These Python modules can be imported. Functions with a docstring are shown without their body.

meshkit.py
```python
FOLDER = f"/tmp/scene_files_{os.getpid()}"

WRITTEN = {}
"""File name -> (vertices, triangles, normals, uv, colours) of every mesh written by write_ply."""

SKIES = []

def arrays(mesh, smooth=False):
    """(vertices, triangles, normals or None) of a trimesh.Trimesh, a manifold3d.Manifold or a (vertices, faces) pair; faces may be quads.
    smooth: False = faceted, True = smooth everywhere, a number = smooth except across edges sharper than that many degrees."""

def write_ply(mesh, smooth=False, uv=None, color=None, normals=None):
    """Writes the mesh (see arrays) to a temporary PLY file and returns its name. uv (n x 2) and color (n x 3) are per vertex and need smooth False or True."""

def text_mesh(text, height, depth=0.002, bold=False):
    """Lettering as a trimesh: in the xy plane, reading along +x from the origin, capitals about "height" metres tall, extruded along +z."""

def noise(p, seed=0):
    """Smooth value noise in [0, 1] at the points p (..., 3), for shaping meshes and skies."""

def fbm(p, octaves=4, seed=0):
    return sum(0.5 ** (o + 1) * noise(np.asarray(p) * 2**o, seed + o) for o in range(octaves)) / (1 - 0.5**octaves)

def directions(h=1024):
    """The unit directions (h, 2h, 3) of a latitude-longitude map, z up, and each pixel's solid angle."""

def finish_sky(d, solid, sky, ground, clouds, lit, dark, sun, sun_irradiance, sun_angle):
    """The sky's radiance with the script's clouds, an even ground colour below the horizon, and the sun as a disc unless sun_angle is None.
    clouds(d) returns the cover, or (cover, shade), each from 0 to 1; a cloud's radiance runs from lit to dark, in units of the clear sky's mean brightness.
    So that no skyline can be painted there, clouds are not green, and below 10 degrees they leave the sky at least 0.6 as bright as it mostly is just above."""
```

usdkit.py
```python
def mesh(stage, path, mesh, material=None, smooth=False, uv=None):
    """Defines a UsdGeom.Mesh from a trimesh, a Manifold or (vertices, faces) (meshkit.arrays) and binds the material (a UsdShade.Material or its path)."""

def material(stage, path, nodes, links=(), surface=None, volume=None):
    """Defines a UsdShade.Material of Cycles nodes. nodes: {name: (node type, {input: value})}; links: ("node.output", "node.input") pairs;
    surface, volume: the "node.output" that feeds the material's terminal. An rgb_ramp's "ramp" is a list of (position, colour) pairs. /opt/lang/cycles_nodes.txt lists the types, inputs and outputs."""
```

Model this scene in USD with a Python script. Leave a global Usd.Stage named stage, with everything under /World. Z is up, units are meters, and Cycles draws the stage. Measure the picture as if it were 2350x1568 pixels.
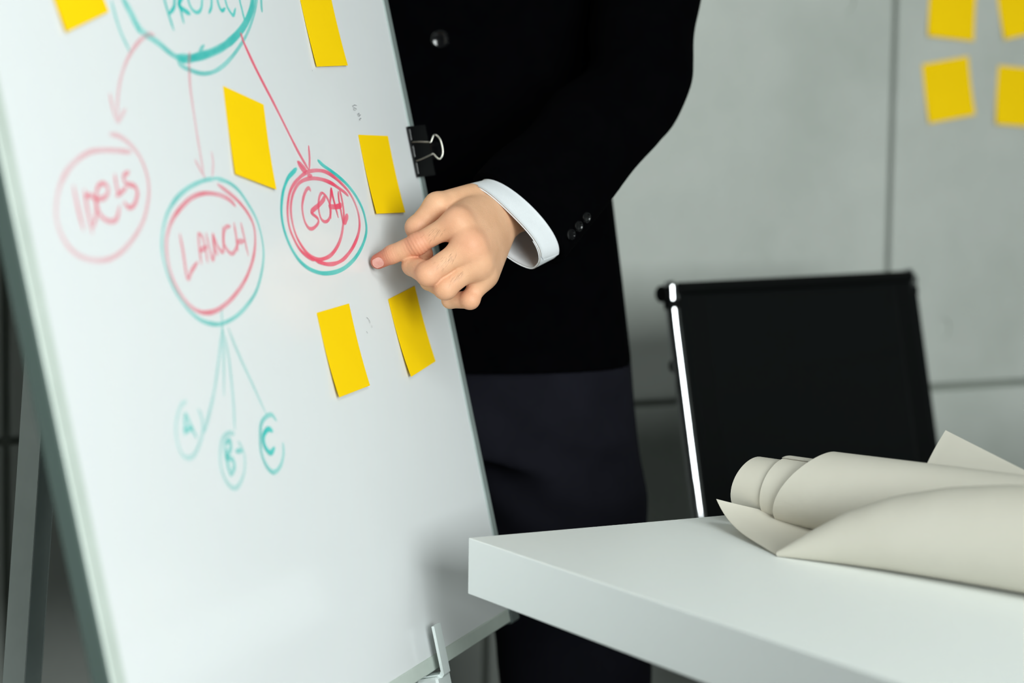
import math, random
import numpy as np, trimesh, usdkit, meshkit
import manifold3d as m3
from shapely.geometry import Polygon
from pxr import Usd, UsdGeom, UsdLux, UsdShade, Gf, Sdf, Vt

random.seed(7)
rng = np.random.default_rng(7)
stage = Usd.Stage.CreateInMemory()
UsdGeom.SetStageUpAxis(stage, UsdGeom.Tokens.z)
UsdGeom.SetStageMetersPerUnit(stage, 1.0)
UsdGeom.Xform.Define(stage, '/World')

# ------------------------------------------------------------------ camera
PITCH, ROLL, FPX = 0.10027, 0.01517, 5606.55
EXPOSURE = 0.72
CAM = np.array([0.0, 0.0, 1.127])
R = np.array([[0.9998849, 0.0015187, 0.0150956], [0.0151719, -0.1000886, -0.9948628], [0.0, 0.9949774, -0.1001001]])  # right, down, forward
cam = UsdGeom.Camera.Define(stage, '/World/camera')
M = Gf.Matrix4d(1.0)
for i, row in enumerate((R[0], -R[1], -R[2], CAM)):
    M.SetRow(i, Gf.Vec4d(*map(float, row), 1.0 if i == 3 else 0.0))
cam.AddTransformOp().Set(M)
cam.CreateHorizontalApertureAttr(36.0)
cam.CreateVerticalApertureAttr(36.0 * 1568 / 2350)
cam.CreateFocalLengthAttr(FPX / 2350 * 36.0)
cam.CreateFStopAttr(3.3)
cam.CreateFocusDistanceAttr(2.235)
cam.CreateExposureAttr(EXPOSURE)
cam.CreateClippingRangeAttr(Gf.Vec2f(0.05, 100))

# the room's axes: the concrete wall runs along WU, WN points from it into the room
W0 = np.array([0.0, 3.1756, 0.0])
WU = np.array([0.8693, 0.4944, 0.0]); WU /= np.linalg.norm(WU)
WN = np.array([WU[1], -WU[0], 0.0])
Z = np.array([0.0, 0.0, 1.0])
S0, S1, T1, CEIL = -3.2, 3.0, 5.2, 2.9

def room(s, t, z):
    return W0 + WU * s + WN * t + Z * z

# ------------------------------------------------------------------ light: daylight through the long window behind the camera
def rect_light(name, centre, facing, w, h, inten, col):
    l = UsdLux.RectLight.Define(stage, '/World/' + name)
    back = -np.asarray(facing, float); back /= np.linalg.norm(back)
    up = Z if abs(back[2]) < 0.9 else WU
    right = np.cross(up, back); right /= np.linalg.norm(right); up = np.cross(back, right)
    m = Gf.Matrix4d(1.0)
    for i, row in enumerate((right, up, back, centre)):
        m.SetRow(i, Gf.Vec4d(*map(float, row), 1.0 if i == 3 else 0.0))
    l.AddTransformOp().Set(m)
    l.CreateWidthAttr(w); l.CreateHeightAttr(h)
    l.CreateIntensityAttr(inten); l.CreateColorAttr(Gf.Vec3f(*col))
    return l

DAY = (0.93, 1.0, 0.985)
rect_light('daylight', room(-0.95, T1 + 0.11, 1.75), -WN, 2.3, 1.75, 14.5, DAY)
rect_light('panel_light', room(-1.1, 3.6, CEIL - 0.035), -Z, 1.16, 1.16, 8.0, DAY)

# ------------------------------------------------------------------ helpers
def mat(name, nodes, links=(), surface='p.BSDF'):
    return usdkit.material(stage, '/World/Looks/' + name, nodes, links, surface=surface)

def plain(name, col, rough=0.5, metal=0.0, **kw):
    return mat(name, {'p': ('principled_bsdf', {'base_color': col, 'roughness': rough, 'metallic': metal, **kw})})

def noisy(name, c1, c2, scale, rough=0.5, bump=0.0, detail=4.0, bscale=None, **kw):
    nodes = {'tc': ('texture_coordinate', {}),
             'n': ('noise_texture', {'scale': scale, 'detail': detail, 'roughness': 0.6}),
             'r': ('rgb_ramp', {'ramp': [(0.3, c1), (0.7, c2)]}),
             'p': ('principled_bsdf', {'roughness': rough, **kw})}
    links = [('tc.object', 'n.vector'), ('n.fac', 'r.fac'), ('r.color', 'p.base_color')]
    if bump:
        nodes['n2'] = ('noise_texture', {'scale': bscale or scale * 6, 'detail': 3.0})
        nodes['b'] = ('bump', {'strength': bump, 'distance': 0.001})
        links += [('tc.object', 'n2.vector'), ('n2.fac', 'b.height'), ('b.normal', 'p.normal')]
    return mat(name, nodes, links)

used = {}
def numbered(parent, name):
    k = used.get((parent, name), 0); used[(parent, name)] = k + 1
    return f'{parent}/{name}' + (f'_{k:03d}' if k else '')

origin = {}
def tag(p, label=None, cat=None, group=None, kind=None):
    p = p.GetPrim() if hasattr(p, 'GetPrim') else p
    for k, v in (('label', label), ('category', cat), ('group', group), ('kind', kind)):
        if v:
            p.SetCustomDataByKey(k, v)
    return p

def thing(name, base, label=None, cat=None, group=None, kind=None):
    path = numbered('/World', name)
    x = UsdGeom.Xform.Define(stage, path)
    x.AddTranslateOp().Set(Gf.Vec3d(*map(float, base)))
    origin[path] = np.asarray(base, float)
    tag(x, label, cat, group, kind)
    return path

def obj(name, mesh, m, parent='/World', smooth=30, label=None, cat=None, group=None, kind=None, base=None, prim=None):
    """One mesh prim; world coordinates in, stored relative to the thing it belongs to."""
    path = numbered(parent, name)
    v, f, n = meshkit.arrays(mesh, smooth)
    off = origin.get(parent, np.zeros(3))
    if parent == '/World':
        off = np.asarray(base, float) if base is not None else v.mean(0)
    um = usdkit.mesh(stage, path, (v - off, f), m, smooth=False)
    if n is not None:
        um.CreateNormalsAttr(Vt.Vec3fArray.FromNumpy(n.astype(np.float32))); um.SetNormalsInterpolation('vertex')
    if parent == '/World':
        um.AddTranslateOp().Set(Gf.Vec3d(*map(float, off)))
        origin[path] = off
    else:
        origin[path] = off
    if prim is not None:
        for k, vals in prim.items():
            UsdGeom.PrimvarsAPI(um).CreatePrimvar(k, Sdf.ValueTypeNames.FloatArray, 'vertex').Set(Vt.FloatArray.FromNumpy(np.asarray(vals, np.float32)))
    tag(um, label, cat, group, kind)
    return path

def ray(px, py):
    return R.T @ np.array([(px - 1175) / FPX, (py - 784) / FPX, 1.0])

def at(px, py, depth):
    return CAM + ray(px, py) * depth

def on_plane(px, py, P, n):
    r = ray(px, py)
    return CAM + r * (((P - CAM) @ n) / (r @ n))

def box(c, ax, size, bevel=0.0):
    """A box centred at c, with the axes ax (3 unit rows) and full sizes; bevelled edges when asked."""
    a = np.asarray(size, float) / 2
    if bevel:
        b = min(bevel, a.min() * 0.9)
        pts = []
        for sx in (-1, 1):
            for sy in (-1, 1):
                for sz in (-1, 1):
                    s = np.array([sx, sy, sz])
                    for k in range(3):
                        q = a - b; q[k] = a[k]; pts.append(s * q)
        m = trimesh.convex.convex_hull(np.array(pts))
    else:
        m = trimesh.creation.box(size)
    v = np.asarray(m.vertices) @ np.asarray(ax) + np.asarray(c)
    f = np.asarray(m.faces)
    if np.linalg.det(np.asarray(ax)) < 0:
        f = f[:, ::-1]
    return trimesh.Trimesh(v, f, process=False)

def prism(poly, frame, length, centre=False):
    """Extrudes a 2-D polygon: frame = (origin, x axis, y axis, extrusion axis)."""
    m = trimesh.creation.extrude_polygon(Polygon(poly), length, engine='earcut')
    o, ex, ey, ez = frame
    v = np.asarray(m.vertices)
    if centre:
        v = v - [0, 0, length / 2]
    ax = np.array([ex, ey, ez])
    f = np.asarray(m.faces)
    if np.linalg.det(ax) < 0:
        f = f[:, ::-1]
    return trimesh.Trimesh(v @ ax + o, f, process=False)

def tube(pts, r, sides=14, caps=True):
    p = np.asarray(pts, float); n = len(p)
    rad = np.broadcast_to(r, (n,)).astype(float)
    t = np.gradient(p, axis=0); t /= np.linalg.norm(t, axis=1, keepdims=True)
    a = np.cross(t[0], [0, 0, 1.0]);
    if np.linalg.norm(a) < 1e-3: a = np.cross(t[0], [1.0, 0, 0])
    A = []
    for k in range(n):
        a = a - t[k] * (a @ t[k]); a /= np.linalg.norm(a); A.append(a.copy())
    A = np.array(A); B = np.cross(t, A)
    th = np.arange(sides) * 2 * np.pi / sides
    v = p[:, None] + rad[:, None, None] * (np.cos(th)[None, :, None] * A[:, None] + np.sin(th)[None, :, None] * B[:, None])
    v = v.reshape(-1, 3); f = []
    for k in range(n - 1):
        for j in range(sides):
            a0, a1 = k * sides + j, k * sides + (j + 1) % sides
            f += [[a0, a1, a1 + sides], [a0, a1 + sides, a0 + sides]]
    if caps:
        v = np.vstack([v, p[0], p[-1]]); c0, c1 = len(v) - 2, len(v) - 1
        for j in range(sides):
            f += [[c0, (j + 1) % sides, j], [c1, (n - 1) * sides + j, (n - 1) * sides + (j + 1) % sides]]
    return trimesh.Trimesh(v, np.array(f), process=False)

def join(*ms):
    return trimesh.util.concatenate([m for m in ms])

def spline(pts, n=8):
    p = np.asarray(pts, float)
    if len(p) < 3:
        return p[0] + (p[-1] - p[0]) * np.linspace(0, 1, n + 1)[:, None]
    q = np.vstack([2 * p[0] - p[1], p, 2 * p[-1] - p[-2]]); out = []
    for i in range(1, len(q) - 2):
        for t in np.arange(n) / n:
            a, b, c, d = q[i - 1:i + 3]
            out.append(0.5 * (2 * b + (c - a) * t + (2 * a - 5 * b + 4 * c - d) * t * t + (3 * b - a - 3 * c + d) * t ** 3))
    return np.array(out + [p[-1]])

def grid_sheet(P, thick):
    """A grid of points (m, n, 3) given a thickness: a closed thin sheet."""
    m, n = P.shape[:2]
    du = np.gradient(P, axis=0); dv = np.gradient(P, axis=1)
    N = np.cross(du, dv); N /= np.linalg.norm(N, axis=2, keepdims=True) + 1e-12
    a, b = P + N * thick / 2, P - N * thick / 2
    v = np.vstack([a.reshape(-1, 3), b.reshape(-1, 3)])
    I = np.arange(m * n).reshape(m, n); K = m * n; f = []
    q = np.stack([I[:-1, :-1], I[1:, :-1], I[1:, 1:], I[:-1, 1:]], -1).reshape(-1, 4)
    f += [q[:, [0, 1, 2]], q[:, [0, 2, 3]], K + q[:, [2, 1, 0]], K + q[:, [3, 2, 0]]]
    edge = np.concatenate([I[:, 0], I[-1, 1:], I[-2::-1, -1], I[0, -2:0:-1]])
    e2 = np.roll(edge, -1)
    f += [np.stack([edge, e2 + K, e2], 1)[:, [0, 2, 1]], np.stack([edge, edge + K, e2 + K], 1)[:, [0, 2, 1]]]
    return trimesh.Trimesh(v, np.vstack(f), process=False)

def smin(a, b, k):
    h = np.clip(0.5 + 0.5 * (b - a) / k, 0, 1)
    return b * (1 - h) + a * h - k * h * (1 - h)

def cone(p, a, b, ra, rb):
    a, b = np.asarray(a), np.asarray(b); ab = b - a
    t = np.clip(((p - a) @ ab) / (ab @ ab), 0, 1)
    return np.linalg.norm(p - (a + t[:, None] * ab), axis=1) - (ra + (rb - ra) * t)

def ball(p, c, r):
    return np.linalg.norm(p - np.asarray(c), axis=1) - r

def ellip(p, c, r, ax=None):
    q = p - np.asarray(c)
    if ax is not None: q = q @ np.asarray(ax).T
    q = q / np.asarray(r); n = np.linalg.norm(q, axis=1)
    return (n - 1) * min(r)

def nets(sdf, lo, hi, h):
    """Surface nets: a smooth closed mesh of sdf = 0."""
    lo, hi = np.asarray(lo, float), np.asarray(hi, float)
    n = np.ceil((hi - lo) / h).astype(int) + 1
    ax = [lo[k] + h * np.arange(n[k]) for k in range(3)]
    nb = -(-n // 4)                                          # blocks of 4 x 4 x 4 points; only those near the surface are evaluated
    ctr = np.stack(np.meshgrid(*[lo[k] + h * (4 * np.arange(nb[k]) + 1.5) for k in range(3)], indexing='ij'), -1)
    cv = sdf(ctr.reshape(-1, 3)).reshape(nb)
    big = np.repeat(np.repeat(np.repeat(cv, 4, 0), 4, 1), 4, 2)
    nr = np.argwhere(np.abs(cv) < 4.6 * h)
    off = np.stack(np.meshgrid(*[np.arange(4)] * 3, indexing='ij'), -1).reshape(-1, 3)
    for i in range(0, len(nr), 4000):
        ix = (nr[i:i + 4000, None] * 4 + off).reshape(-1, 3)
        big[tuple(ix.T)] = sdf(lo + h * ix)
    val = big[:n[0], :n[1], :n[2]]
    s = val < 0
    c = sum(s[a:n[0] - 1 + a, b:n[1] - 1 + b, d:n[2] - 1 + d].astype(np.int8) for a in (0, 1) for b in (0, 1) for d in (0, 1))
    act = np.argwhere((c > 0) & (c < 8))
    idx = -np.ones(n - 1, int); idx[tuple(act.T)] = np.arange(len(act))
    acc = np.zeros((len(act), 3)); cnt = np.zeros(len(act))
    for k in range(3):
        o = [j for j in range(3) if j != k]
        for a in (0, 1):
            for b in (0, 1):
                p0 = act.copy(); p0[:, o[0]] += a; p0[:, o[1]] += b
                p1 = p0.copy(); p1[:, k] += 1
                v0, v1 = val[tuple(p0.T)], val[tuple(p1.T)]
                m = (v0 < 0) != (v1 < 0)
                t = np.where(m, v0 / np.where(m, v0 - v1, 1), 0)
                pt = p0.astype(float); pt[:, k] += t
                acc[m] += pt[m]; cnt[m] += 1
    V = lo + h * acc / cnt[:, None]
    F = []
    for k in range(3):
        i, j = [(1, 2), (2, 0), (0, 1)][k]
        sl0 = [slice(1, -1)] * 3; sl0[k] = slice(0, -1)
        sl1 = [slice(1, -1)] * 3; sl1[k] = slice(1, None)
        ch = s[tuple(sl0)] != s[tuple(sl1)]
        e = np.argwhere(ch); off = np.ones(3, int); off[k] = 0; e = e + off
        ins = s[tuple(e.T)]
        def cell(a, b):
            q = e.copy(); q[:, i] -= a; q[:, j] -= b
            return idx[tuple(q.T)]
        quad = np.stack([cell(1, 1), cell(0, 1), cell(0, 0), cell(1, 0)], 1)
        quad[~ins] = quad[~ins][:, ::-1]
        F.append(quad)
    Q = np.vstack(F)
    F = np.vstack([Q[:, [0, 1, 2]], Q[:, [0, 2, 3]]])
    e = h * 0.25
    for _ in range(2):
        d = sdf(V)
        g = np.stack([sdf(V + e * np.eye(3)[k]) - sdf(V - e * np.eye(3)[k]) for k in range(3)], 1) / (2 * e)
        gg = (g * g).sum(1)
        V = V - np.where(gg > 0.7, np.clip(d / np.maximum(gg, 0.2), -h / 2, h / 2), 0)[:, None] * g
    return trimesh.Trimesh(V, F, process=False)

# ------------------------------------------------------------------ materials
CONC_NODES = {'tc': ('geometry', {}),
    'n': ('noise_texture', {'scale': 3.2, 'detail': 6.0, 'roughness': 0.62}),
    'r': ('rgb_ramp', {'ramp': [(0.3, (0.37, 0.395, 0.362)), (0.5, (0.425, 0.447, 0.417)), (0.72, (0.475, 0.495, 0.463))]}),
    'n2': ('noise_texture', {'scale': 90.0, 'detail': 4.0}),
    'b': ('bump', {'strength': 0.35, 'distance': 0.001}),
    'p': ('principled_bsdf', {'roughness': 0.6})}
CONC_LINKS = [('tc.position', 'n.vector'), ('tc.position', 'n2.vector'), ('n.fac', 'r.fac'), ('r.color', 'p.base_color'), ('n2.fac', 'b.height'), ('b.normal', 'p.normal')]
concrete = mat('concrete', CONC_NODES, CONC_LINKS)
joint_mat = noisy('joint_mortar', (0.17, 0.19, 0.165), (0.2, 0.22, 0.19), 20, 0.9)
plaster = noisy('plaster', (0.30, 0.32, 0.30), (0.33, 0.35, 0.33), 4, 0.8)
floor_mat = noisy('floor_screed', (0.06, 0.065, 0.06), (0.1, 0.105, 0.1), 5, 0.5)
board_mat = noisy('whiteboard_enamel', (0.73, 0.745, 0.755), (0.75, 0.765, 0.775), 2.0, 0.28, coat_weight=0.25, coat_roughness=0.12)
alu = noisy('aluminium', (0.74, 0.80, 0.79), (0.80, 0.86, 0.85), 30, 0.42, metallic=0.3)
cap_mat = plain('grey_plastic', (0.10, 0.125, 0.12), 0.45)
yellow = noisy('yellow_paper', (0.88, 0.565, 0.0), (0.91, 0.595, 0.001), 6, 0.75, 0.1, bscale=300, specular_ior_level=0.12)
black_metal = plain('black_enamel', (0.002, 0.002, 0.0025), 0.22, specular_ior_level=0.35)
chrome = plain('chrome', (0.62, 0.62, 0.65), 0.07, 1.0)
steel = plain('steel_wire', (0.42, 0.40, 0.36), 0.1, 1.0)
table_mat = noisy('table_laminate', (0.87, 0.90, 0.885), (0.89, 0.92, 0.905), 3, 0.42)
paper_mat = mat('cream_paper', {'tc': ('texture_coordinate', {}), 'n': ('noise_texture', {'scale': 9.0, 'detail': 4.0}),
    'r': ('rgb_ramp', {'ramp': [(0.3, (0.70, 0.665, 0.575)), (0.7, (0.735, 0.70, 0.615))]}),
    'n2': ('noise_texture', {'scale': 260.0, 'detail': 3.0}), 'b': ('bump', {'strength': 0.08, 'distance': 0.001}),
    'p': ('principled_bsdf', {'roughness': 0.75}), 't': ('translucent_bsdf', {}), 'm': ('mix_closure', {'fac': 0.15})},
    [('tc.object', 'n.vector'), ('tc.object', 'n2.vector'), ('n.fac', 'r.fac'), ('r.color', 'p.base_color'), ('r.color', 't.color'),
     ('n2.fac', 'b.height'), ('b.normal', 'p.normal'), ('p.BSDF', 'm.closure1'), ('t.BSDF', 'm.closure2')], surface='m.closure')
suit = noisy('black_wool', (0.0006, 0.0006, 0.0009), (0.001, 0.001, 0.0014), 40, 1.0, 0.1, bscale=900, specular_ior_level=0.015)
trouser_mat = noisy('charcoal_wool', (0.0055, 0.0055, 0.0085), (0.0075, 0.0075, 0.0115), 20, 0.9, 0.2, bscale=700, specular_ior_level=0.06)
shirt_mat = noisy('white_cotton', (0.74, 0.76, 0.79), (0.79, 0.81, 0.84), 30, 0.75, 0.25, bscale=1200)
button_mat = plain('black_button', (0.003, 0.003, 0.0035), 0.12, specular_ior_level=0.4)
leather = plain('black_leather', (0.008, 0.008, 0.008), 0.3)
hair_mat = noisy('dark_hair', (0.012, 0.008, 0.006), (0.03, 0.02, 0.014), 90, 0.5)
nail_mat = noisy('fingernail', (0.64, 0.27, 0.22), (0.70, 0.36, 0.30), 160, 0.22)
nail_edge = plain('nail_edge', (0.8, 0.62, 0.5), 0.4)
mesh_mat = mat('black_mesh', {'tc': ('texture_coordinate', {}), 'w': ('wave_texture', {'scale': 160.0, 'bands_direction': 'z'}), 'b': ('bump', {'strength': 0.3, 'distance': 0.0006}),
    'p': ('principled_bsdf', {'base_color': (0.0018, 0.0026, 0.0027), 'roughness': 0.7, 'specular_ior_level': 0.12}), 't': ('transparent_bsdf', {}), 'm': ('mix_closure', {'fac': 0.028})},
    [('tc.object', 'w.vector'), ('w.fac', 'b.height'), ('b.normal', 'p.normal'), ('p.BSDF', 'm.closure1'), ('t.BSDF', 'm.closure2')], surface='m.closure')
black_trim = plain('black_trim', (0.0018, 0.0024, 0.0024), 0.7, specular_ior_level=0.1)
lip_mat = noisy('lip_aluminium', (0.52, 0.58, 0.53), (0.57, 0.63, 0.58), 30, 0.5, metallic=0.1)
edge_mat = plain('edge_strip_plastic', (0.075, 0.105, 0.095), 0.6, specular_ior_level=0.2)
dark_steel = plain('dark_steel', (0.35, 0.37, 0.4), 0.3, 1.0)
rail_mat = noisy('frame_aluminium', (0.26, 0.31, 0.30), (0.30, 0.35, 0.34), 30, 0.45, metallic=0.35)
dark_paint = noisy('dark_wall_paint', (0.09, 0.095, 0.09), (0.11, 0.115, 0.11), 4, 0.7)
skin = mat('skin', {'tc': ('texture_coordinate', {}), 'n': ('noise_texture', {'scale': 45.0, 'detail': 5.0}), 'a': ('attribute', {'attribute': 'red'}),
    'r': ('rgb_ramp', {'ramp': [(0.25, (0.63, 0.345, 0.20)), (0.75, (0.74, 0.43, 0.265))]}),
    'mx': ('mix', {'color2': (0.53, 0.105, 0.07)}),
    'n2': ('noise_texture', {'scale': 900.0, 'detail': 3.0}), 'n3': ('voronoi_texture', {'scale': 700.0}),
    'b': ('bump', {'strength': 0.22, 'distance': 0.0006}), 'b2': ('bump', {'strength': 0.15, 'distance': 0.0006}),
    'p': ('principled_bsdf', {'roughness': 0.54, 'specular_ior_level': 0.35, 'subsurface_weight': 0.12, 'subsurface_radius': (1.0, 0.35, 0.2), 'subsurface_scale': 0.004})},
    [('tc.object', 'n.vector'), ('tc.object', 'n2.vector'), ('tc.object', 'n3.vector'), ('n.fac', 'r.fac'), ('r.color', 'mx.color1'), ('a.fac', 'mx.fac'), ('mx.color', 'p.base_color'),
     ('n2.fac', 'b.height'), ('n3.distance', 'b2.height'), ('b.normal', 'b2.normal'), ('b2.normal', 'p.normal')])
def ink(name, c1, c2, lo, hi):
    return mat(name, {'tc': ('geometry', {}), 'n': ('noise_texture', {'scale': 26.0, 'detail': 3.0}), 'r': ('rgb_ramp', {'ramp': [(0.3, (lo,) * 3), (0.7, (hi,) * 3)]}),
        'rc': ('rgb_ramp', {'ramp': [(0.3, c1), (0.7, c2)]}), 'p': ('principled_bsdf', {'roughness': 0.35}), 't': ('transparent_bsdf', {}), 'm': ('mix_closure', {})},
        [('tc.position', 'n.vector'), ('n.fac', 'r.fac'), ('n.fac', 'rc.fac'), ('rc.color', 'p.base_color'), ('r.color', 'm.fac'), ('p.BSDF', 'm.closure1'), ('t.BSDF', 'm.closure2')], surface='m.closure')
RED, TEAL = [], []
for k, (lo, hi) in enumerate(((0.48, 0.18), (0.68, 0.46), (0.83, 0.70))):   # strong, worn and faint strokes
    RED.append(ink(('red_ink', 'worn_red_ink', 'faint_red_ink')[k], (0.98, 0.17, 0.27), (0.95, 0.055, 0.14), lo, hi))
    TEAL.append(ink(('teal_ink', 'worn_teal_ink', 'faint_teal_ink')[k], (0.02, 0.72, 0.66), (0.0, 0.56, 0.52), lo, hi))
pane_mat = mat('window_glass', {'f': ('fresnel', {'IOR': 1.45}), 't': ('transparent_bsdf', {}), 'g': ('glossy_bsdf', {'roughness': 0.02}), 'm': ('mix_closure', {})},
    [('f.fac', 'm.fac'), ('t.BSDF', 'm.closure1'), ('g.BSDF', 'm.closure2')], surface='m.closure')
frame_paint = plain('window_frame_paint', (0.05, 0.055, 0.055), 0.4)

# ------------------------------------------------------------------ the room
RAX = np.array([WU, WN, Z])
def rbox(s0, s1, t0, t1, z0, z1, bevel=0.0):
    return box(room((s0 + s1) / 2, (t0 + t1) / 2, (z0 + z1) / 2), RAX, (s1 - s0, t1 - t0, z1 - z0), bevel)

obj('floor', rbox(S0 - 0.2, S1 + 0.3, -0.3, T1 + 0.3, -0.1, 0.0), floor_mat, kind='structure', smooth=False)
obj('ceiling', rbox(S0 - 0.2, S1 + 0.3, -0.3, T1 + 0.3, CEIL, CEIL + 0.1), plaster, kind='structure', smooth=False)
lamp = thing('ceiling_light', room(-1.1, 3.6, CEIL), 'square flush ceiling light panel above the space in front of the table', 'ceiling light')
for a, b, c, d in ((-1.12, 0.62, -1.12, -0.58), (-1.12, 0.62, 0.58, 0.62), (-1.12, -0.58, -0.58, 0.58), (0.58, 0.62, -0.58, 0.58)):
    obj('frame_bar', rbox(-1.1 + a, -1.1 + b, 3.6 + c, 3.6 + d, CEIL - 0.05, CEIL), frame_paint, lamp, smooth=False)
obj('diffuser', rbox(-1.1 - 0.58, -1.1 + 0.58, 3.6 - 0.58, 3.6 + 0.58, CEIL - 0.03, CEIL - 0.005), plaster, lamp, smooth=False)
wall = thing('wall_back', room(0, 0, 0), kind='structure')
obj('wall_core', rbox(S0, S1, -0.2, -0.012, 0, CEIL), joint_mat, wall, smooth=False)
JW = 0.0095
sj = [-3.2, -2.622, -1.974, -1.3266, -0.6793, -0.032, 0.6160, 1.264, 1.912, 2.56, 3.0]
zj = [0.0, 0.7145, 1.915, 2.9]
holes = []
for a, b in zip(sj[:-1], sj[1:]):
    for c, e in zip(zj[:-1], zj[1:]):
        m = rbox(a + JW / 2, b - JW / 2, -0.0135, 0.0, c + (JW / 2 if c else 0), e - JW / 2, 0.002)
        for hs, hz in ((0.716, 0.800), (0.526, 1.266)):      # the cone holes left by the formwork ties
            if a < hs < b and c < hz < e:
                cyl = m3.Manifold.cylinder(0.03, 0.016, 0.018, 40)
                fr = np.array([WU, Z, WN])
                ms = m3.Manifold(m3.Mesh(np.asarray(m.vertices, np.float32), np.asarray(m.faces, np.uint32)))
                T = np.zeros((3, 4)); T[:, :3] = np.array([WU, -Z, WN]).T; T[:, 3] = room(hs, -0.0035, hz)
                ms = ms - cyl.transform(T)
                k = ms.to_mesh(); m = trimesh.Trimesh(k.vert_properties[:, :3], k.tri_verts, process=False)
                holes.append((hs, hz))
        obj('concrete_panel', m, concrete, wall, smooth=20)
obj('wall_left', rbox(S0 - 0.15, S0, 0, T1, 0, CEIL), dark_paint, kind='structure', smooth=False)

def windowed(side, name, lo, hi, z0, z1):
    """A wall with one long window opening, and its window with frame, mullions and panes."""
    w = thing(name, room(S1, 0, 0) if side == 's' else room(0, T1, 0), kind='structure')
    A, B = (0, T1) if side == 's' else (S0, S1)
    def bx(a, b, c, e, d0, d1):
        return rbox(S1 + d0, S1 + d1, a, b, c, e) if side == 's' else rbox(a, b, T1 + d0, T1 + d1, c, e)
    for a, b, c, e in ((A, lo, 0, CEIL), (hi, B, 0, CEIL), (lo, hi, 0, z0), (lo, hi, z1, CEIL)):
        obj('wall_section', bx(a, b, c, e, 0, 0.15), plaster, w, smooth=False)
    n = 1
    win = thing(f'window_{n}', room(S1, lo, z0) if side == 's' else room(lo, T1, z0), kind='structure')
    for a, b, c, e in ((lo, hi, z0, z0 + 0.06), (lo, hi, z1 - 0.06, z1), (lo, lo + 0.06, z0, z1), (hi - 0.06, hi, z0, z1)):
        obj('frame_bar', bx(a, b, c, e, 0.02, 0.08), frame_paint, win, smooth=False)
    N = 3
    for k in range(N):
        a, b = lo + (hi - lo) * k / N, lo + (hi - lo) * (k + 1) / N
        if k: obj('mullion', bx(a - 0.025, a + 0.025, z0, z1, 0.025, 0.075), frame_paint, win, smooth=False)
        obj('pane', bx(a + 0.02, b - 0.02, z0 + 0.05, z1 - 0.05, 0.046, 0.052), pane_mat, win, smooth=False)
obj('wall_right', rbox(S1, S1 + 0.15, 0, T1, 0, CEIL), plaster, kind='structure', smooth=False)
windowed('t', 'wall_front', -2.1, 0.2, 0.87, 2.63)

# ------------------------------------------------------------------ whiteboard easel
BO = np.array([-0.0004, 2.3968, 0.6184])                      # lower right corner of the white surface
BU = np.array([0.3071, 0.9517, 0.0]); BU /= np.linalg.norm(BU)  # along the board, away from the camera
BV = np.array([0.2161, -0.0697, -0.9739]); BV -= BU * (BU @ BV); BV /= np.linalg.norm(BV)   # down the board
BN = -np.cross(BU, BV)
if BN @ (CAM - BO) < 0: BN = -BN                              # out of its face
BW, BH = 0.785, 1.02
def bp(a, b, c=0.0):
    return BO + BU * a + BV * b + BN * c
def on_board(px, py):
    q = on_plane(px, py, BO, BN) - BO
    return np.array([q @ BU, q @ BV])
BAX = np.array([BU, BV, BN])
def bbox(a0, a1, b0, b1, c0, c1, bevel=0.0):
    return box(bp((a0 + a1) / 2, (b0 + b1) / 2, (c0 + c1) / 2), BAX, (a1 - a0, b1 - b0, c1 - c0), bevel)

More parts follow.
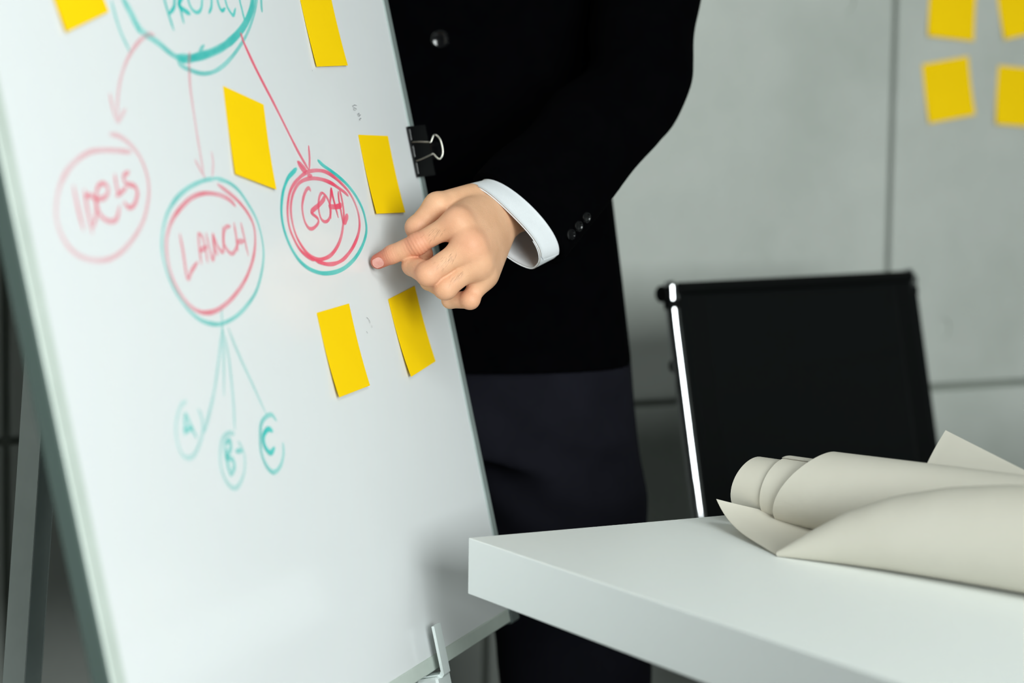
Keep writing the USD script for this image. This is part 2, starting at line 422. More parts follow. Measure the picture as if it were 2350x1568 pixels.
easel = thing('whiteboard_easel', (bp(-BW / 2, 0)[0] - 0.05, bp(-BW / 2, 0)[1], 0.0), 'tilted white magnetic board on an aluminium easel, covered in red and teal marker sketches', 'whiteboard')
obj('board_panel', bbox(-BW - 0.004, 0.004, -BH - 0.004, 0.004, -0.006, 0.0), board_mat, easel, smooth=False)
obj('back_panel', bbox(-BW - 0.004, 0.004, -BH - 0.004, 0.004, -0.011, -0.0061), cap_mat, easel, smooth=False, label='dark grey back sheet of the board')
LIP = 0.0135
obj('side_rail', bbox(-BW - 0.020, -BW, -BH - 0.02, 0.02, -0.0125, 0.0014, 0.0012), lip_mat, easel, 25)
obj('edge_strip', bbox(-BW - 0.0225, -BW - 0.0198, -BH - 0.021, 0.021, -0.0135, 0.0010, 0.0008), edge_mat, easel, 25, label='dark grey-green outer edge strip of the frame')
obj('side_rail', bbox(0.0, LIP, -BH - 0.02, 0.004, -0.0125, 0.0014, 0.0012), rail_mat, easel, 25)
obj('bottom_rail', bbox(-BW + 0.001, -0.002, 0.0, 0.0135, -0.0125, 0.0014, 0.001), lip_mat, easel, 25)
obj('top_rail', bbox(-BW + 0.001, -0.001, -BH - 0.02, -BH, -0.0125, 0.0014, 0.001), rail_mat, easel, 25)
obj('corner_cap', join(bbox(0.001, LIP + 0.012, -0.004, 0.0165, -0.016, 0.002, 0.002)), cap_mat, easel, 25, label='grey plastic cap on the lower right corner of the frame')
# front legs: channels that carry the board, a hook bracket on each
def front_leg(a):
    w, d, t = 0.0225, 0.017, 0.0018
    poly = [(-w / 2, 0), (w / 2, 0), (w / 2, d), (w / 2 - t, d), (w / 2 - t, t), (-w / 2 + t, t), (-w / 2 + t, d), (-w / 2, d)]
    top = bp(a, -BH * 0.98, -0.0135)
    down = BV
    length = (top[2]) / -down[2]
    return prism(poly, (top, BU, -BN, down), length - 0.004)
for a in (-0.226, -0.60):
    obj('leg', front_leg(a), alu, easel, 25)
    p0, p1 = bp(a, 0.0170, -0.0015), bp(a, 0.0170, -0.0015)
    p1 = p0 + BV * ((p0[2] - 0.02) / -BV[2])
    obj('lower_leg', box((p0 + p1) / 2, np.array([BU, BN, BV]), (0.034, 0.021, np.linalg.norm(p1 - p0)), 0.002), alu, easel, 25)
    obj('foot', box([p1[0], p1[1], 0.012], np.array([WU, WN, Z]), (0.04, 0.035, 0.024), 0.004), cap_mat, easel, 25)
    br = prism([(-0.010, -0.0195), (0.0105, -0.0195), (0.0128, -0.017), (0.0128, 0.028), (0.0102, 0.028), (0.0102, -0.0135), (0.0085, -0.0160), (-0.010, -0.0160)],
               (bp(a - 0.0085, 0.0, 0.0), BN, -BV, BU), 0.017)
    obj('hook_bracket', br, alu, easel, 25)
# rear strut: an aluminium channel, open to the right
st = at(107, 800, 2.2); sb = at(55, 1568, 2.2); sd = (sb - st) / np.linalg.norm(sb - st)
top = st - sd * 0.62; bot = st + sd * ((st[2] - 0.004) / -sd[2])
fx = np.array([0.87, -0.5, 0.0]); fx -= sd * (fx @ sd); fx /= np.linalg.norm(fx); fy = np.cross(sd, fx)
if fy @ (CAM - st) < 0: fy = -fy
wF, dF, tk = 0.0250, 0.024, 0.0016
poly = [(-wF, 0), (0, 0), (0, -tk), (-wF + tk, -tk), (-wF + tk, -dF + tk), (0, -dF + tk), (0, -dF), (-wF, -dF)]
obj('rear_strut', prism(poly, (top, fx, fy, sd), np.linalg.norm(bot - top)), alu, easel, 25)
obj('foot', box([bot[0], bot[1], 0.012], np.eye(3), (0.034, 0.034, 0.024), 0.004), cap_mat, easel, 25)
obj('strut_hinge', join(tube([top - BU * 0.03, top + BU * 0.03], 0.012), box((top + bp(((top - BO) @ BU), ((top - BO) @ BV), -0.013)) / 2, BAX, (0.03, 0.03, np.linalg.norm((top - BO) @ BN + 0.012) + 0.002), 0.002)), alu, easel, 25)

# ---- what is drawn on it, each stroke a ribbon of ink on the enamel
def ribbon(pts2, w, c):
    p = pts2; t = np.gradient(p, axis=0); t /= np.linalg.norm(t, axis=1, keepdims=True) + 1e-12
    nrm = np.stack([-t[:, 1], t[:, 0]], 1)
    n = len(p)
    ww = w * (0.82 + 0.3 * meshkit.noise(np.stack([p[:, 0] * 60, p[:, 1] * 60, np.full(n, w * 1e4)], 1), 3))
    taper = np.minimum(1, 0.45 + 0.55 * np.minimum(np.arange(n), np.arange(n)[::-1]) / 3.0); ww = ww * taper
    L, Rr = p + nrm * ww[:, None] / 2, p - nrm * ww[:, None] / 2
    v = np.vstack([np.array([bp(a, b, c) for a, b in L]), np.array([bp(a, b, c) for a, b in Rr])])
    i = np.arange(n - 1)
    f = np.vstack([np.stack([i, i + 1, i + 1 + n], 1), np.stack([i, i + 1 + n, i + n], 1)])
    fn = np.cross(v[f[0, 1]] - v[f[0, 0]], v[f[0, 2]] - v[f[0, 0]])
    return trimesh.Trimesh(v, f if fn @ BN > 0 else f[:, ::-1], process=False)

layer = [0]
def draw(name, strokes, crop, m, label, w=0.0040, n=7):
    ox, oy, sc = crop; ms = []
    for s in strokes:
        ww = w
        if isinstance(s, tuple): s, ww = s
        layer[0] += 1
        c = np.array([on_board(ox + x / sc, oy + y / sc) for x, y in s])
        ms.append(ribbon(spline(c, n), ww, 0.00025 + 0.00001 * layer[0]))
    obj(name, join(*ms), m, easel, False, label=label)

C2, C3, C4, C5 = (100, 0, 3.485), (100, 300, 3.1367), (600, 300, 4.611), (300, 700, 3.484)
T = 0.0065
draw('marker_circle', [([(640, -10), (700, 90), (742, 180), (790, 255), (860, 305), (930, 355), (1000, 415), (1070, 460), (1150, 478), (1250, 455), (1350, 425), (1430, 385), (1520, 310), (1600, 215), (1650, 110), (1680, 0), (1690, -140), (1660, -300), (1560, -440), (1400, -500), (1200, -480), (1000, -430), (820, -330), (700, -210), (650, -100), (640, -10)], T),
    ([(620, -20), (680, 95), (725, 185), (775, 265)], T), [(540, 0), (570, 120), (620, 270), (690, 415)],
    ([(1060, 450), (1160, 462), (1260, 440), (1360, 405), (1460, 350), (1550, 270), (1620, 170), (1660, 60), (1668, -60)], T),
    [(1070, 470), (1090, 520), (1170, 560), (1260, 588), (1350, 578), (1430, 530), (1500, 460), (1560, 380), (1620, 280), (1670, 150), (1702, 0), (1715, -150)],
    ([(1085, 485), (1130, 482)], T), [(1240, 410), (1285, 360)], [(1738, -60), (1740, 40), (1745, 100)]], C2, TEAL[1], 'teal many-lined oval around the topmost word')
draw('marker_word', [[(925, -210), (960, -20), (1000, 120), (1040, 245)], [(925, -210), (990, -230), (1040, -150), (1045, 0), (1040, 60), (1003, 112)],
    [(1060, -180), (1075, -40), (1095, 80), (1120, 190)], ([(1060, -180), (1130, -190), (1150, -110), (1080, 30), (1120, 80), (1172, 112)], 0.005),
    [(1190, -160), (1150, -60), (1160, 20), (1190, 80), (1230, 100), (1260, 60), (1262, -40), (1235, -130), (1190, -160)],
    [(1270, -190), (1340, -205)], [(1320, -200), (1337, -60), (1340, 50), (1318, 108)],
    [(1430, -200), (1375, -190), (1380, -60), (1395, 30), (1422, 85), (1452, 65)], [(1380, -60), (1440, -80)],
    [(1510, -190), (1460, -150), (1445, -40), (1465, 50), (1490, 95), (1515, 122), (1533, 65)],
    [(1500, -220), (1610, -245)], [(1540, -230), (1562, -20), (1585, 80), (1606, 170)]], C2, TEAL[0], 'teal handwritten word PROJECT, its top cut off', 0.0036)
draw('marker_arrow', [[(885, 280), (840, 276), (790, 305), (730, 370), (670, 470), (625, 590), (600, 700), (588, 830), (588, 960)], [(525, 745), (550, 870), (585, 985)], [(655, 870), (620, 930), (590, 985)]], C2, RED[2], 'red curved arrow pointing down to the word IDEAS')
draw('marker_arrow', [[(1165, 415), (1160, 480), (1162, 560), (1170, 700), (1190, 850), (1220, 1050), (1255, 1260), (1275, 1380)], [(1205, 1275), (1245, 1350), (1292, 1425)], [(1340, 1210), (1353, 1310), (1345, 1420)]], C2, RED[2], 'red straight arrow pointing down to the word LAUNCH')
draw('marker_arrow', [[(1570, 262), (1585, 300), (1600, 345), (1700, 560), (1850, 850), (2000, 1150), (2060, 1262), (2118, 1360)], ([(2025, 1290), (2055, 1340), (2095, 1385)], 0.005), [(2032, 1292), (2075, 1335), (2104, 1372)], [(2117, 1165), (2124, 1270), (2121, 1360)]], C2, RED[0], 'red straight arrow pointing down to the word GOAL')
draw('marker_circle', [([(630, 155), (540, 145), (430, 140), (330, 155), (240, 210), (160, 300), (110, 410), (88, 530), (90, 640), (120, 740), (180, 840), (260, 905), (370, 935), (470, 925), (560, 870), (640, 780), (710, 660), (745, 530), (755, 410), (735, 300), (690, 190), (620, 100), (540, 40), (470, 25)], 0.0042)], C3, RED[2], 'red circle around the word IDEAS')
draw('marker_word', [[(210, 390), (240, 540), (285, 720)], [(290, 420), (310, 560), (350, 745)], [(295, 480), (330, 465), (368, 500), (375, 600), (352, 700)],
    [(365, 500), (440, 480), (462, 420), (430, 380), (388, 405), (375, 500), (400, 600), (460, 650), (520, 640), (545, 540)],
    [(508, 310), (520, 390), (535, 470)], [(518, 475), (560, 440), (592, 410)], [(612, 295), (572, 330), (590, 380), (650, 400), (672, 450), (652, 530), (610, 555), (572, 510)]], C3, RED[1], 'red handwritten word IDEAS', 0.0040)
draw('marker_circle', [[(1235, 345), (1150, 360), (1050, 405), (960, 480), (890, 590), (855, 720), (850, 850), (870, 960), (905, 1070), (960, 1180), (1040, 1290), (1120, 1360), (1200, 1390), (1280, 1390), (1380, 1340), (1460, 1260), (1530, 1150), (1570, 1000), (1580, 880), (1565, 760), (1530, 640), (1470, 530), (1400, 430), (1320, 370), (1225, 340)]], C3, TEAL[1], 'teal circle outside the red circle around the word LAUNCH')
draw('marker_circle', [[(1380, 545), (1330, 495), (1250, 460), (1150, 452), (1060, 485), (980, 560), (920, 650), (885, 760), (880, 850), (895, 970), (930, 1080), (990, 1190), (1060, 1270), (1140, 1310), (1230, 1300), (1320, 1240), (1400, 1150), (1460, 1050), (1505, 920), (1520, 800), (1510, 690), (1470, 600), (1400, 510), (1320, 440), (1245, 385)]], C3, RED[1], 'red circle around the word LAUNCH')
draw('marker_word', [[(975, 740), (1000, 870), (1032, 1065), (1062, 1010), (1105, 945)], [(1108, 735), (1118, 850), (1132, 965)], [(1108, 735), (1140, 770), (1162, 860), (1178, 955)], ([(1118, 868), (1175, 835)], 0.005),
    [(1165, 735), (1190, 850), (1214, 932), (1226, 850), (1212, 735)], [(1215, 740), (1222, 830), (1250, 900)], [(1215, 740), (1252, 840), (1290, 865), (1286, 690)],
    [(1342, 688), (1305, 700), (1290, 770), (1300, 830), (1342, 885), (1372, 870), (1395, 815)], [(1365, 660), (1382, 760), (1395, 870)], [(1415, 660), (1440, 770), (1470, 905)], ([(1385, 802), (1440, 795)], 0.005)], C3, RED[1], 'red handwritten word LAUNCH', 0.0036)
draw('marker_circle', [[(368, 400), (320, 450), (280, 495), (250, 560), (225, 640), (210, 740), (205, 850), (215, 960), (240, 1070), (280, 1180), (330, 1280), (400, 1380), (480, 1450), (560, 1490), (640, 1510), (720, 1508), (800, 1490), (880, 1450), (960, 1380), (1020, 1300), (1070, 1200), (1100, 1100), (1105, 1020), (1090, 920), (1060, 820), (1010, 720), (950, 630), (880, 550), (800, 480), (720, 420), (650, 370), (588, 313)]], C4, TEAL[0], 'teal outer circle around the word GOAL')
draw('marker_circle', [[(915, 692), (870, 650), (800, 600), (740, 560), (660, 525), (580, 508), (500, 508), (430, 530), (380, 570), (340, 640), (315, 720), (305, 820), (312, 920), (335, 1030), (370, 1130), (420, 1220), (480, 1300), (540, 1345), (600, 1365), (660, 1355), (720, 1325), (770, 1270), (815, 1190), (845, 1090), (860, 980), (866, 880), (855, 780), (838, 690), (822, 630)],
    [(560, 1372), (500, 1345), (440, 1300), (385, 1235), (335, 1140), (298, 1050), (278, 960), (270, 860), (275, 760), (293, 660), (328, 580), (380, 515), (450, 455), (520, 428), (600, 422), (680, 440), (760, 490), (840, 560), (920, 650), (980, 760), (1020, 880), (1033, 1000), (1015, 1110), (970, 1220), (910, 1310), (850, 1370), (780, 1405), (700, 1415), (630, 1400), (560, 1372)], [(480, 480), (530, 475)]], C4, RED[0], 'red double circle around the word GOAL', 0.0036)
draw('marker_word', [[(515, 645), (500, 610), (475, 620), (450, 670), (432, 740), (425, 820), (440, 920), (465, 990), (500, 1035), (540, 1035), (580, 1000), (598, 965), (590, 930), (550, 895), (515, 870)], ([(515, 868), (545, 835), (600, 790), (640, 745), (668, 700)], 0.0048),
    [(640, 655), (615, 680), (600, 740), (598, 810), (608, 880), (630, 940), (665, 965), (700, 950), (722, 900), (728, 830), (710, 760), (680, 700), (635, 652)],
    [(728, 935), (722, 850), (718, 780), (728, 690), (732, 605)], [(732, 605), (745, 680), (770, 780), (808, 925)], ([(705, 800), (760, 808), (815, 800), (842, 780)], 0.0052),
    [(808, 640), (812, 720), (835, 850), (855, 960), (868, 985)], ([(868, 988), (888, 935), (908, 890)], 0.0056)], C4, RED[0], 'red handwritten word GOAL', 0.0034)
draw('marker_line', [[(720, 30), (725, 160), (735, 300), (740, 730)], [(725, 170), (728, 250)]], C5, TEAL[2], 'teal vertical line hanging under the LAUNCH circle')
draw('marker_line', [[(725, 200), (700, 420), (660, 700), (600, 950), (575, 1020)]], C5, TEAL[2], 'teal line running down to the letter A')
draw('marker_line', [[(745, 240), (785, 480), (815, 780), (825, 1000)]], C5, TEAL[2], 'teal line running down to the letter B')
draw('marker_line', [[(770, 180), (850, 380), (960, 620), (1080, 880)]], C5, TEAL[2], 'teal line running down to the letter C')
draw('marker_circle', [[(440, 770), (400, 800), (370, 880), (355, 980), (365, 1090), (400, 1190), (450, 1225), (500, 1200), (540, 1120), (570, 1010), (560, 900), (530, 830)]], C5, TEAL[2], 'teal oval around the letter A')
draw('marker_letter', [([(430, 860), (428, 950), (428, 1045)], 0.0045), [(432, 862), (480, 980), (520, 1065)], ([(418, 1012), (490, 980)], 0.005)], C5, TEAL[1], 'teal letter A')
draw('marker_circle', [[(825, 1030), (770, 1030), (725, 1080), (710, 1180), (715, 1290), (750, 1400), (810, 1465), (860, 1440), (900, 1340), (905, 1230), (885, 1150), (850, 1090)]], C5, TEAL[2], 'teal oval around the letter B')
draw('marker_letter', [[(745, 1110), (760, 1230), (792, 1375)], [(745, 1110), (785, 1085), (792, 1150), (762, 1222), (805, 1235), (822, 1290), (798, 1365)], [(830, 1172), (888, 1165)]], C5, TEAL[1], 'teal letter B', 0.0045)
draw('marker_circle', [[(1160, 930), (1120, 880), (1070, 900), (1035, 960), (1030, 1080), (1040, 1190), (1080, 1290), (1135, 1340), (1190, 1290), (1215, 1190), (1210, 1100)]], C5, TEAL[1], 'teal oval around the letter C')
draw('marker_letter', [[(1130, 1010), (1090, 995), (1055, 1050), (1065, 1130), (1110, 1185), (1145, 1140)]], C5, TEAL[0], 'teal letter C', 0.0046)

C6, C7 = (680, 0, 3.734), (700, 620, 4.9)
speck = ink('grey_residue_ink', (0.10, 0.10, 0.12), (0.16, 0.16, 0.18), 0.6, 0.3)
for cr, group_ in ((C6, [[[(470, 905), (478, 918)], [(474, 912), (492, 902), (512, 908)], [(480, 915), (486, 925), (482, 948)], [(484, 940), (500, 950)], [(486, 925), (505, 934), (510, 942)]],
        [[(516, 975), (522, 995)], [(519, 985), (530, 972), (534, 990), (545, 985)], [(522, 995), (536, 1000)]], [[(540, 1012), (550, 1020)], [(545, 1016), (534, 1026), (540, 1034)]], [[(126, 604), (132, 612)]]]),
        (C7, [[[(680, 535), (700, 548)], [(700, 548), (716, 580), (722, 602)]], [[(740, 625), (742, 650)]], [[(680, 690), (694, 715)]]])):
    for st_ in group_:
        draw('marker_residue', st_, cr, speck, 'grey speck left by a wiped-off note', 0.0010, 3)

# ------------------------------------------------------------------ sticky notes
def sticky(O, e1, e2, nn, size, lift, label, group, seed):
    """A square note glued along its top edge, its lower end lifting off the surface."""
    g = np.linspace(0, 1, 9); k = np.random.default_rng(seed).uniform(-0.25, 0.25)
    P = np.array([[O + e1 * (x * size) + e2 * (y * size) + nn * (0.0006 + lift * max(0, y - 0.2) ** 2 * (1 + k * (x - 0.5) * 2)) for x in g] for y in g])
    obj('sticky_note', grid_sheet(P, 0.0003), yellow, label=label, cat='sticky note', group=group, base=P.mean((0, 1)))

def rot2(a, b, ph):
    c, s = math.cos(ph), math.sin(ph)
    return a * c + b * s, -a * s + b * c
GB = 'yellow sticky notes on the whiteboard'
for (a, b, ph), lab, lift, bottom in [
    ((-0.1392, -0.4825, 0.0250), 'yellow square sticky note on the whiteboard between the word GOAL and the binder clip', 0.004, False),
    ((-0.4190, -0.5267, 0.2069), 'yellow sticky note on the whiteboard tilted clockwise above LAUNCH, left of the arrow to GOAL', 0.003, False),
    ((-0.3230, -0.3270, -0.0305), 'yellow sticky note on the whiteboard below GOAL, the left one of the lower pair', 0.005, False),
    ((-0.1498, -0.3259, -0.0983), 'yellow sticky note on the whiteboard just under the curled fingers of the pointing hand', 0.005, False),
    ((-0.6944, -0.6377, -0.2404), 'yellow sticky note at the top left of the whiteboard, left of the word PROJECT', 0.003, False),
    ((-0.2134, -0.6220, -0.0293), 'yellow sticky note at the top of the whiteboard, beside the dark jacket', 0.003, False)]:
    e1, e2 = rot2(BU, BV, ph)
    sticky(bp(a, b), e1, e2, BN, 0.076, lift, lab, GB, int(abs(a) * 1000))
WSZ = 0.0851
for (s, z, ph), lab in [
    ((0.6648, 1.1805, -0.159), 'yellow sticky note on the concrete wall, lower left of the four'),
    ((0.6760, 1.3055, 0.063), 'yellow sticky note on the concrete wall, upper left of the four beside the panel joint'),
    ((0.8057, 1.1817, 0.055), 'yellow sticky note on the concrete wall, lower right of the four at the picture edge'),
    ((0.7945, 1.3018, -0.205), 'yellow sticky note on the concrete wall, upper right of the four, leaning left')]:
    e1, e2 = rot2(WU, -Z, ph)
    sticky(room(s, 0, z), e1, e2, WN, WSZ, 0.006, lab, 'yellow sticky notes on the concrete wall', int(s * 1000))

# ------------------------------------------------------------------ binder clip on the board's right edge
cb = (on_board(936, 297)[1] + on_board(962, 402)[1]) / 2
clip = thing('binder_clip', bp(LIP, cb), 'black binder clip with steel wire handles gripping the right edge of the whiteboard', 'binder clip')
CE1, CE2 = BV, -BU
def cp(e1, e2, c):
    return bp(LIP, cb) + BV * e1 - BU * e2 + BN * c
prof = [(0.0225, 0.0016), (0.0225, 0.0028), (-0.008, 0.0095), (-0.011, 0.0095), (-0.011, -0.021), (-0.008, -0.021), (0.0225, -0.0145), (0.0225, -0.0133), (-0.0068, -0.0195), (-0.0095, -0.0195), (-0.0095, 0.008), (-0.0068, 0.008)]
obj('clip_body', prism(prof, (bp(LIP, cb), -BU, BN, BV), 0.051, centre=True), black_metal, clip, 25)
for side, c0, sg in ((1, 0.0026, 1), (-1, -0.0142, -1)):
    for e in (-0.017, 0.0, 0.017):
        obj('jaw_curl', tube([cp(e - 0.0055, 0.0225, c0 + sg * 0.0012), cp(e + 0.0055, 0.0225, c0 + sg * 0.0012)], 0.0017, 10), black_metal, clip, 40)
    hp = [(-0.0095, 0.0), (-0.0085, 0.007), (-0.0062, 0.0165), (-0.0060, 0.0185), (-0.0118, 0.0225), (-0.0110, 0.0255), (-0.0055, 0.0282), (0.0055, 0.0282), (0.0110, 0.0255), (0.0118, 0.0225), (0.0060, 0.0185), (0.0062, 0.0165), (0.0085, 0.007), (0.0095, 0.0)]
    dirv = (BN * sg * 0.93 + BU * 0.37) if sg > 0 else (BN * -0.35 + BU * 0.937)
    pts = [cp(e, 0.0225, c0 + sg * 0.0012) + dirv * x for e, x in hp]
    obj('wire_handle', tube(spline(pts, 5), 0.0009, 8), steel, clip, 60)

# ------------------------------------------------------------------ table
TC = np.array([-0.0356, 2.1180, 0.74]); TA = math.radians(30.05)
TX = np.array([math.cos(TA), math.sin(TA), 0]); TY = np.array([math.sin(TA), -math.cos(TA), 0])
TL, TW = 1.7, 0.85
table = thing('white_table', (TC + TX * TL / 2 + TY * TW / 2) * [1, 1, 0], 'white laminate table with a thick square-edged top, its corner in front of the whiteboard', 'table')
obj('table_top', box(TC + TX * TL / 2 + TY * TW / 2 - Z * 0.025, np.array([TX, TY, Z]), (TL, TW, 0.05), 0.0007), table_mat, table, 20)
for a in (0.62, TL - 0.06):
    for b in (0.06, TW - 0.06):
        obj('leg', box(TC + TX * a + TY * b - Z * (0.05 + 0.345), np.array([TX, TY, Z]), (0.05, 0.05, 0.69), 0.002), table_mat, table, 20)

# ------------------------------------------------------------------ rolled paper on the table
TZ = 0.74
def on_table(px, py, z=TZ):
    r = ray(px, py); return CAM + r * ((z - CAM[2]) / r[2])
RAd = np.array([0.70, -0.714, 0.0]); RAd /= np.linalg.norm(RAd)      # the roll's axis, towards the camera and right
RBk = np.array([-RAd[1], RAd[0], 0.0]) * 1.0                          # away from the camera
roll = thing('paper_roll', on_table(1720, 1196), 'loosely rolled cream paper with stepped layers lying on the white table', 'paper roll')
RS = on_table(1712, 1199)
def spiral(start, end, r0, r1, turns, ph, squash=1.0, rim=0.0, grow=0.0, n=90, m=26, z0=0.0):
    """A rolled sheet: its section is a spiral that rests on the table; rim skews the end of the sheet."""
    P = np.empty((m, n, 3))
    for i, x in enumerate(np.linspace(0, 1, m)):
        for j, q in enumerate(np.linspace(0, 1, n)):
            th = ph + q * turns * 2 * np.pi
            sc = 1 + grow * x
            r = (r0 + (r1 - r0) * q) * sc
            top = max(r0, r1) * sc
            lean = start + rim * (0.5 + 0.5 * math.sin(th)) ** 1.5 * (1 - x)
            ax = lean + (end - lean) * x
            P[i, j] = RS + RAd * ax + RBk * (math.cos(th) * r) + Z * (z0 + top * squash + math.sin(th) * r * squash)
    return P
obj('inner_layer', grid_sheet(spiral(0.0, 0.62, 0.021, 0.0275, 1.7, 0.3, 1.02, 0.012, 0.06, z0=0.008), 0.0004), paper_mat, roll, True)
obj('middle_layer', grid_sheet(spiral(0.037, 0.64, 0.0292, 0.0305, 1.1, 1.2, 1.02, 0.010, 0.06, z0=0.005), 0.0004), paper_mat, roll, True)
obj('outer_layer', grid_sheet(spiral(0.052, 0.66, 0.0325, 0.0385, 1.05, -1.2, 1.0, 0.045, 0.12, z0=0.003), 0.0004), paper_mat, roll, True)
# the free corner of the roll's sheet, standing up behind it
a0, a1 = at(2132, 1074, 2.12), at(2440, 1143, 1.98)
k0, k1 = at(2170, 988, 2.17), at(2470, 1140, 2.03)
P = np.empty((16, 12, 3))
for i, x in enumerate(np.linspace(0, 1, 16)):
    for j, y in enumerate(np.linspace(-0.9, 1, 12)):
        lo_, hi_ = a0 + (a1 - a0) * x, k0 + (k1 - k0) * x
        P[i, j] = lo_ + (hi_ - lo_) * y + RBk * 0.006 * (y * y - 1)
obj('raised_corner', grid_sheet(P, 0.0004), paper_mat, roll, True, label='free corner of the sheet standing up behind the roll')

# the sheet underneath, its near side curled over like a cone
F0, F1 = on_table(1782, 1279), on_table(2350, 1391)
FD = (F1 - F0) / np.linalg.norm(F1 - F0); FB = np.array([-FD[1], FD[0], 0.0])
if FB @ ray(1175, 784) < 0: FB = -FB
n_s, n_c = 56, 72
P = np.empty((n_s, n_c, 3))
RT = np.array([(0, .0022), (.03, .013), (.06, .0225), (.1, .031), (.15, .0375), (.2, .0415), (.26, .0445), (.4, .048), (.7, .05)])
for i, x in enumerate(np.linspace(0, 1, n_s)):
    s = 0.62 * x ** 1.5
    r = np.interp(s, RT[:, 0], RT[:, 1])
    B = F0 + FD * s
    e = max(0, 1 - s / 0.17)                         # the left edge runs back aslant, its far corner curls up
    flat = 0.21 - 0.15 * e
    for j, q in enumerate(np.linspace(0, 1, n_c)):
        if q < 0.4:
            y = (1 - q / 0.4)                       # flat part, running back under the roll
            P[i, j] = B + FB * (r + flat * y) - FD * (0.128 * y * e) + Z * (0.0006 + 0.026 * e ** 3 * y ** 4 + 0.003 * e * math.sin(math.pi * y))
        else:
            th = -math.pi / 2 - (q - 0.4) / 0.6 * math.radians(195)
            P[i, j] = B + FB * (r + math.cos(th) * r) + Z * (0.0006 + r + math.sin(th) * r)
obj('outer_sheet', grid_sheet(P, 0.0005), paper_mat, roll, True, label='outermost sheet with its near edge curled over towards the camera')

# ------------------------------------------------------------------ office chair
CA = math.radians(40); CU = np.array([math.cos(CA), math.sin(CA), 0]); CN = np.array([math.sin(CA), -math.cos(CA), 0])
tau = math.radians(12.4); CD = -Z * math.cos(tau) + CN * math.sin(tau)
CT = np.array([0.1945, 2.856, 0.9015]); CW = 0.421
chair_base = (CT + CU * CW / 2 + CD * 0.45 + CN * 0.2) * [1, 1, 0]
chair = thing('office_chair', chair_base, 'black mesh-back office chair with chrome side rails between the table and the concrete wall', 'chair')
CUP = -CD; CF = np.cross(CU, CUP)
if CF @ CN < 0: CF = -CF
def chp(a, b, c=0.0):
    return CT + CU * a + CD * b + CF * c
g = 14; P = np.empty((g, g, 3))
for i, y in enumerate(np.linspace(0, 1, g)):
    for j, x in enumerate(np.linspace(0, 1, g)):
        P[i, j] = chp(0.006 + (CW - 0.002) * x, -0.004 + 0.46 * y, -0.012 * math.sin(math.pi * x) * (0.3 + 0.7 * y) - 0.006)
obj('backrest', grid_sheet(P, 0.0025), mesh_mat, chair, True)
for k, x in enumerate((0.03, CW - 0.02)):
    obj('back_hem', box(chp(x + (0.004 if k else -0.004), 0.225, -0.0075), np.array([CU, CD, CF]), (0.046, 0.455, 0.0045), 0.002), black_trim, chair, 25)
obj('top_hem', tube([chp(0.006, -0.004, -0.006), chp(CW - 0.006, -0.004, -0.006)], 0.0075), black_trim, chair, 60)
def rail(a):
    pts = [chp(a, 0.014, -0.014), chp(a, 0.25, -0.014), chp(a, 0.40, -0.013), chp(a, 0.45, -0.012) + CN * 0.006]
    end = pts[-1]
    pts += [end + CN * 0.05 - Z * 0.028, end + CN * 0.14 - Z * 0.03, end + CN * 0.34 - Z * 0.018, end + CN * 0.40 - Z * 0.035, end + CN * 0.42 - Z * 0.07]
    return tube(spline(pts, 8), 0.0085, 16)
for a in (0.0, CW):
    obj('side_rail', rail(a), chrome, chair, 60)
    obj('rail_cap', join(tube([chp(a, -0.014, -0.013), chp(a, -0.008, -0.013)], [0.006, 0.0095]), tube([chp(a, -0.008, -0.013), chp(a, 0.009, -0.013)], 0.0095)), chrome, chair, 40)
    obj('rail_collar', tube([chp(a, 0.0085, -0.013), chp(a, 0.0185, -0.013)], 0.0105), black_trim, chair, 40)
obj('top_bar', tube([chp(-0.012, 0.0, -0.018), chp(CW + 0.012, 0.0, -0.018)], 0.010), black_trim, chair, 60)
obj('cross_bar', tube(spline([chp(0.0, 0.085, -0.020), chp(0.05, 0.092, -0.037), chp(CW / 2, 0.096, -0.045), chp(CW - 0.06, 0.092, -0.037), chp(CW - 0.015, 0.085, -0.022)], 8), 0.010), chrome, chair, 60)
se = chp(0, 0.45) + CN * 0.006
P = np.empty((10, 10, 3))
for i, y in enumerate(np.linspace(0, 1, 10)):
    for j, x in enumerate(np.linspace(0, 1, 10)):
        P[i, j] = se + CU * (0.012 + (CW - 0.024) * x) + CN * (0.02 + 0.37 * y) - Z * (0.026 - 0.012 * math.sin(math.pi * y) + 0.012 * math.sin(math.pi * x))
obj('seat', grid_sheet(P, 0.004), mesh_mat, chair, True)
cc = se + CU * CW / 2 + CN * 0.2
obj('seat_spreader', join(tube([se + CN * 0.2 - Z * 0.03, cc - Z * 0.07, se + CU * CW + CN * 0.2 - Z * 0.03], 0.012), box(cc - Z * 0.09, np.array([CU, CN, Z]), (0.1, 0.1, 0.04), 0.006)), chrome, chair, 40)
obj('column', tube([cc - Z * 0.1, [cc[0], cc[1], 0.12]], [0.022, 0.026]), chrome, chair, 40)
for k in range(5):
    an = k * 2 * math.pi / 5 + 0.3
    dv = np.array([math.cos(an), math.sin(an), 0]); c0 = np.array([cc[0], cc[1], 0.11])
    obj('base_leg', tube([c0, c0 + dv * 0.14 - Z * 0.01, c0 + dv * 0.29 - Z * 0.035], [0.02, 0.016, 0.011]), chrome, chair, 40)
    obj('caster', tube([c0 + dv * 0.29 + np.array([-dv[1], dv[0], 0]) * 0.02 + Z * (0.027 - 0.11), c0 + dv * 0.29 - np.array([-dv[1], dv[0], 0]) * 0.02 + Z * (0.027 - 0.11)], 0.027), black_trim, chair, 40)

